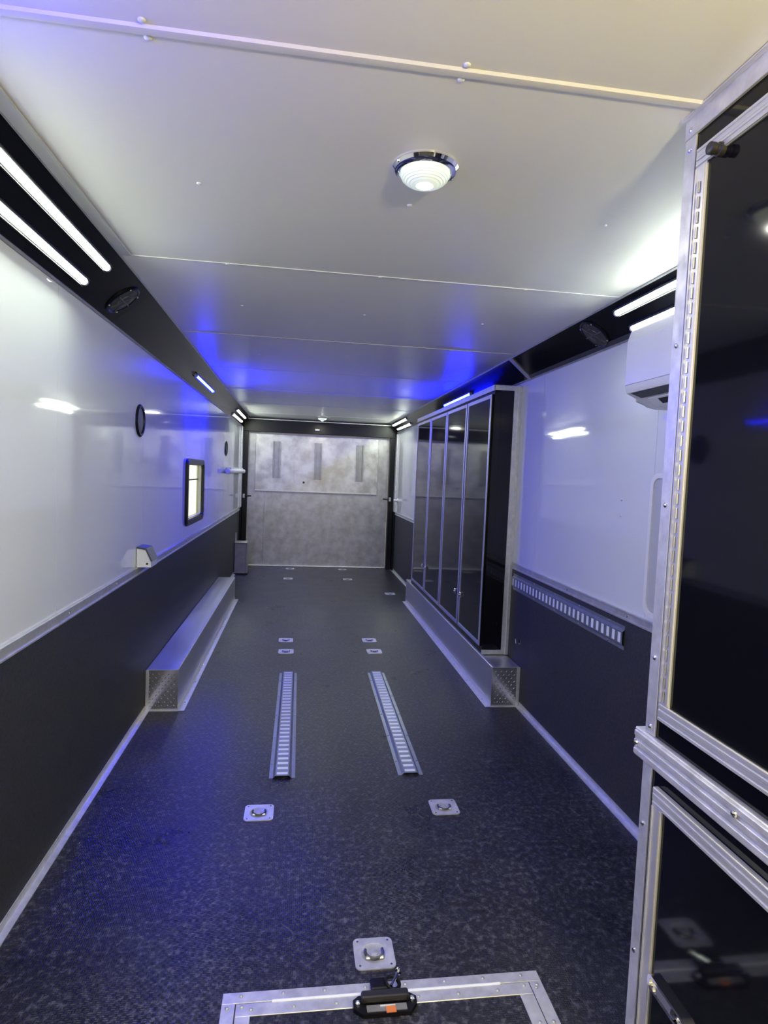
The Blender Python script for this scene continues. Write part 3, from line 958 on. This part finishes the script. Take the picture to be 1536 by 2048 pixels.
part('bow', bm, M_satin, sh, True)
bm = BM(); cyl(bm, (0.299, 1.598, 0.030), (0.326, 1.645, 0.030), 0.0045, n=10); lathe(bm, (0.327, 1.647, 0.030), (0.5, 0.86, 0), [(0.009, -0.003), (0.009, 0.003)], 12)
part('pin', bm, M_chrome, sh, True)

# ================================================================ RIGHT WALL THINGS
# mini split air conditioner
ac = thing('air_conditioner', 'white wall mounted air conditioner partly hidden by the near cabinet', 'air conditioner', (XR, 2.27, 1.78))
AY0, AY1, AX = 1.50, 2.275, 1.250
bm = BM()
prof = [(XR - 0.001, 2.075), (AX + 0.045, 2.075), (AX + 0.012, 2.055), (AX, 2.02), (AX - 0.002, 1.93), (AX, 1.835), (AX + 0.008, 1.815), (AX + 0.050, 1.800), (AX + 0.060, 1.795), (AX + 0.10, 1.765), (AX + 0.14, 1.760), (XR - 0.001, 1.760)]
prism(bm, prof, AY0, AY1, lambda u, v, d: (u, d, v))
ends = [e for e in bm.edges if all(abs(v.co.y - AY1) < 1e-5 for v in e.verts)]
bmesh.ops.bevel(bm, geom=ends, offset=0.010, segments=3, affect='EDGES', profile=0.5)
part('body', bm, M_plastic, ac, True)
bm = BM()
prism(bm, [(AX + 0.010, 1.8135), (AX + 0.052, 1.7990), (AX + 0.050, 1.7965), (AX + 0.006, 1.811)], AY0 + 0.02, AY1 - 0.045, lambda u, v, d: (u, d, v))
part('air_slot', bm, M_rubber, ac)
bm = BM(); prism(bm, [(AX + 0.060, 1.794), (AX + 0.098, 1.7655), (AX + 0.096, 1.762), (AX + 0.058, 1.790)], AY0 + 0.02, AY1 - 0.075, lambda u, v, d: (u, d, v))
part('louvre', bm, M_plastic, ac)
for a in (2.05, 1.93, 1.81, 1.69):
    bm = BM(); prism(bm, [(AX + 0.066, 1.7885), (AX + 0.088, 1.772), (AX + 0.086, 1.770), (AX + 0.064, 1.7865)], a, a + 0.09, lambda u, v, d: (u - 0.001, d, v - 0.001))
    part('vent_opening', bm, M_rubber, ac)
bm = BM(); bx(bm, AX - 0.004, AX - 0.001, AY0 + 0.01, AY1 - 0.012, 1.845, 2.012, 0.001)
part('front_cover', bm, M_plastic, ac)

# folded shelf / grey panel on the right wall next to the cabinet
gp = thing('wall_panel_board', 'light grey rounded board upright on the right wall behind the near cabinet', 'board', (XR, 2.0, 0.93))
bm = BM()
prism(bm, rrect(1.75, 2.30, 0.935, 1.505, 0.045, 6), XR - 0.001, XR - 0.036, fn)
part('board', bm, M_grey, gp, False)
bm = BM()
ringprism(bm, rrect(1.745, 2.305, 0.930, 1.510, 0.05, 6), rrect(1.765, 2.285, 0.950, 1.490, 0.035, 6), XR - 0.036, XR - 0.042, fn)
part('edge_band', bm, M_plastic, gp, False)

hk = thing('wall_hook', 'tiny chrome hook low on the charcoal right wall', 'hook', (XR, 3.735, 0.41))
bm = BM(); bx(bm, XR - 0.006, XR - 0.0025, 3.725, 3.745, 0.395, 0.430, 0.001)
part('back_plate', bm, M_chrome, hk)
bm = BM(); cyl(bm, (XR - 0.006, 3.735, 0.40), (XR - 0.030, 3.735, 0.405), 0.004, n=8); cyl(bm, (XR - 0.029, 3.735, 0.404), (XR - 0.034, 3.735, 0.435), 0.004, 0.003, 8)
part('prong', bm, M_chrome, hk, True)

# ================================================================ LEFT WALL THINGS
ob = thing('outlet_box', 'white socket box with a dark flip lid on the left wall rail', 'outlet box', (XL, 3.45, 0.90))
bm = BM()
prism(bm, [(XL + 0.003, 0.899), (XL + 0.078, 0.899), (XL + 0.078, 0.930), (XL + 0.048, 0.995), (XL + 0.003, 1.003)], 3.455, 3.60, lambda u, v, d: (u, d, v))
part('body', bm, M_plastic, ob)
bm = BM()
prism(bm, [(XL + 0.004, 1.004), (XL + 0.050, 0.996), (XL + 0.081, 0.932), (XL + 0.086, 0.934), (XL + 0.054, 1.004), (XL + 0.004, 1.012)], 3.450, 3.58, lambda u, v, d: (u, d, v))
part('flip_lid', bm, M_dark, ob)
bm = BM(); lathe(bm, (XL + 0.058, 3.455, 0.919), (0, -1, 0), [(0.006, 0), (0.006, 0.0015), (0.001, 0.0015)], 12)
part('key_hole', bm, M_rubber, ob, True)
bm = BM(); bx(bm, XL + 0.004, XL + 0.076, 3.448, 3.4549, 0.900, 0.906, 0.001)
part('face_lip', bm, M_plastic, ob)

# white grab bar on the far left wall
gb = thing('grab_bar', 'white horizontal bar on the far left wall near the ramp door', 'bar', (XL, 7.3, 1.43))
bm = BM(); cyl(bm, (XL + 0.045, 7.25, 1.425), (XL + 0.045, 9.10, 1.425), 0.026, n=16)
part('tube', bm, M_plastic, gb, True)
for y in (7.42, 8.9):
    bm = BM(); bx(bm, XL + 0.001, XL + 0.060, y - 0.015, y + 0.015, 1.40, 1.47, 0.004)
    part('bracket', bm, M_alud, gb)
for y in (7.20, 9.10):
    bm = BM(); lathe(bm, (XL + 0.045, y, 1.425), (0, 1, 0), [(0.026, 0), (0.031, 0.01), (0.031, 0.04), (0.026, 0.05)], 16)
    part('end_collar', bm, M_plastic, gb, True)

def lever(x0, x1, y, z, label):
    r = thing('door_latch', label, 'latch', (x0, y, z))
    bm = BM(); cyl(bm, (x0, y, z), (x1, y, z + 0.004), 0.011, n=12)
    part('lever', bm, M_satin, r, True)
    bm = BM(); s = 1 if x1 > x0 else -1
    bx(bm, min(x0, x0 + s * 0.03), max(x0, x0 + s * 0.03), y - 0.012, y + 0.018, z - 0.030, z + 0.030, 0.004)
    part('pivot', bm, M_alud, r)
    return r
lever(-0.835, -0.712, 9.222, 1.062, 'dark latch lever on the left post of the ramp door')
lever(1.385, 1.262, 9.222, 1.085, 'dark latch lever on the right post of the ramp door')

hl = thing('header_light', 'tiny pale lens on the black header above the ramp door', 'light', (0.235, 9.24, 2.085))
pbox('bezel', hl, M_satin, 0.19, 0.275, 9.232, 9.2395, 2.065, 2.108, 0.002)
pbox('lens', hl, M_stick, 0.20, 0.265, 9.226, 9.232, 2.074, 2.100, 0.002)

bxs = thing('steel_box', 'grey steel cover box standing in the rear left corner', 'box', (-0.76, 8.6, 0))
pbox('body', bxs, M_box, -0.866, -0.712, 8.56, 8.74, 0.012, 0.435, 0.006)
pbox('lid', bxs, M_alud, -0.868, -0.700, 8.55, 8.75, 0.435, 0.450, 0.003)
pbox('base', bxs, M_satin, -0.868, -0.680, 8.55, 8.75, 0.0, 0.012)
pbox('side_flange', bxs, M_box, -0.712, -0.690, 8.60, 8.72, 0.012, 0.43, 0.003)
pbox('stem', bxs, M_alud, -0.866, -0.846, 8.60, 8.62, 0.45, 0.575, 0.002)

kn = thing('door_bumper', 'small white knob on the far right wall beside the ramp door', 'knob', (XR, 9.0, 1.09))
bm = BM(); lathe(bm, (XR, 8.95, 1.085), (-1, 0, 0), [(0.030, 0), (0.030, 0.012), (0.016, 0.018), (0.016, 0.04), (0.024, 0.048), (0.020, 0.062), (0.004, 0.066)], 20)
part('knob', bm, M_plastic, kn, True)
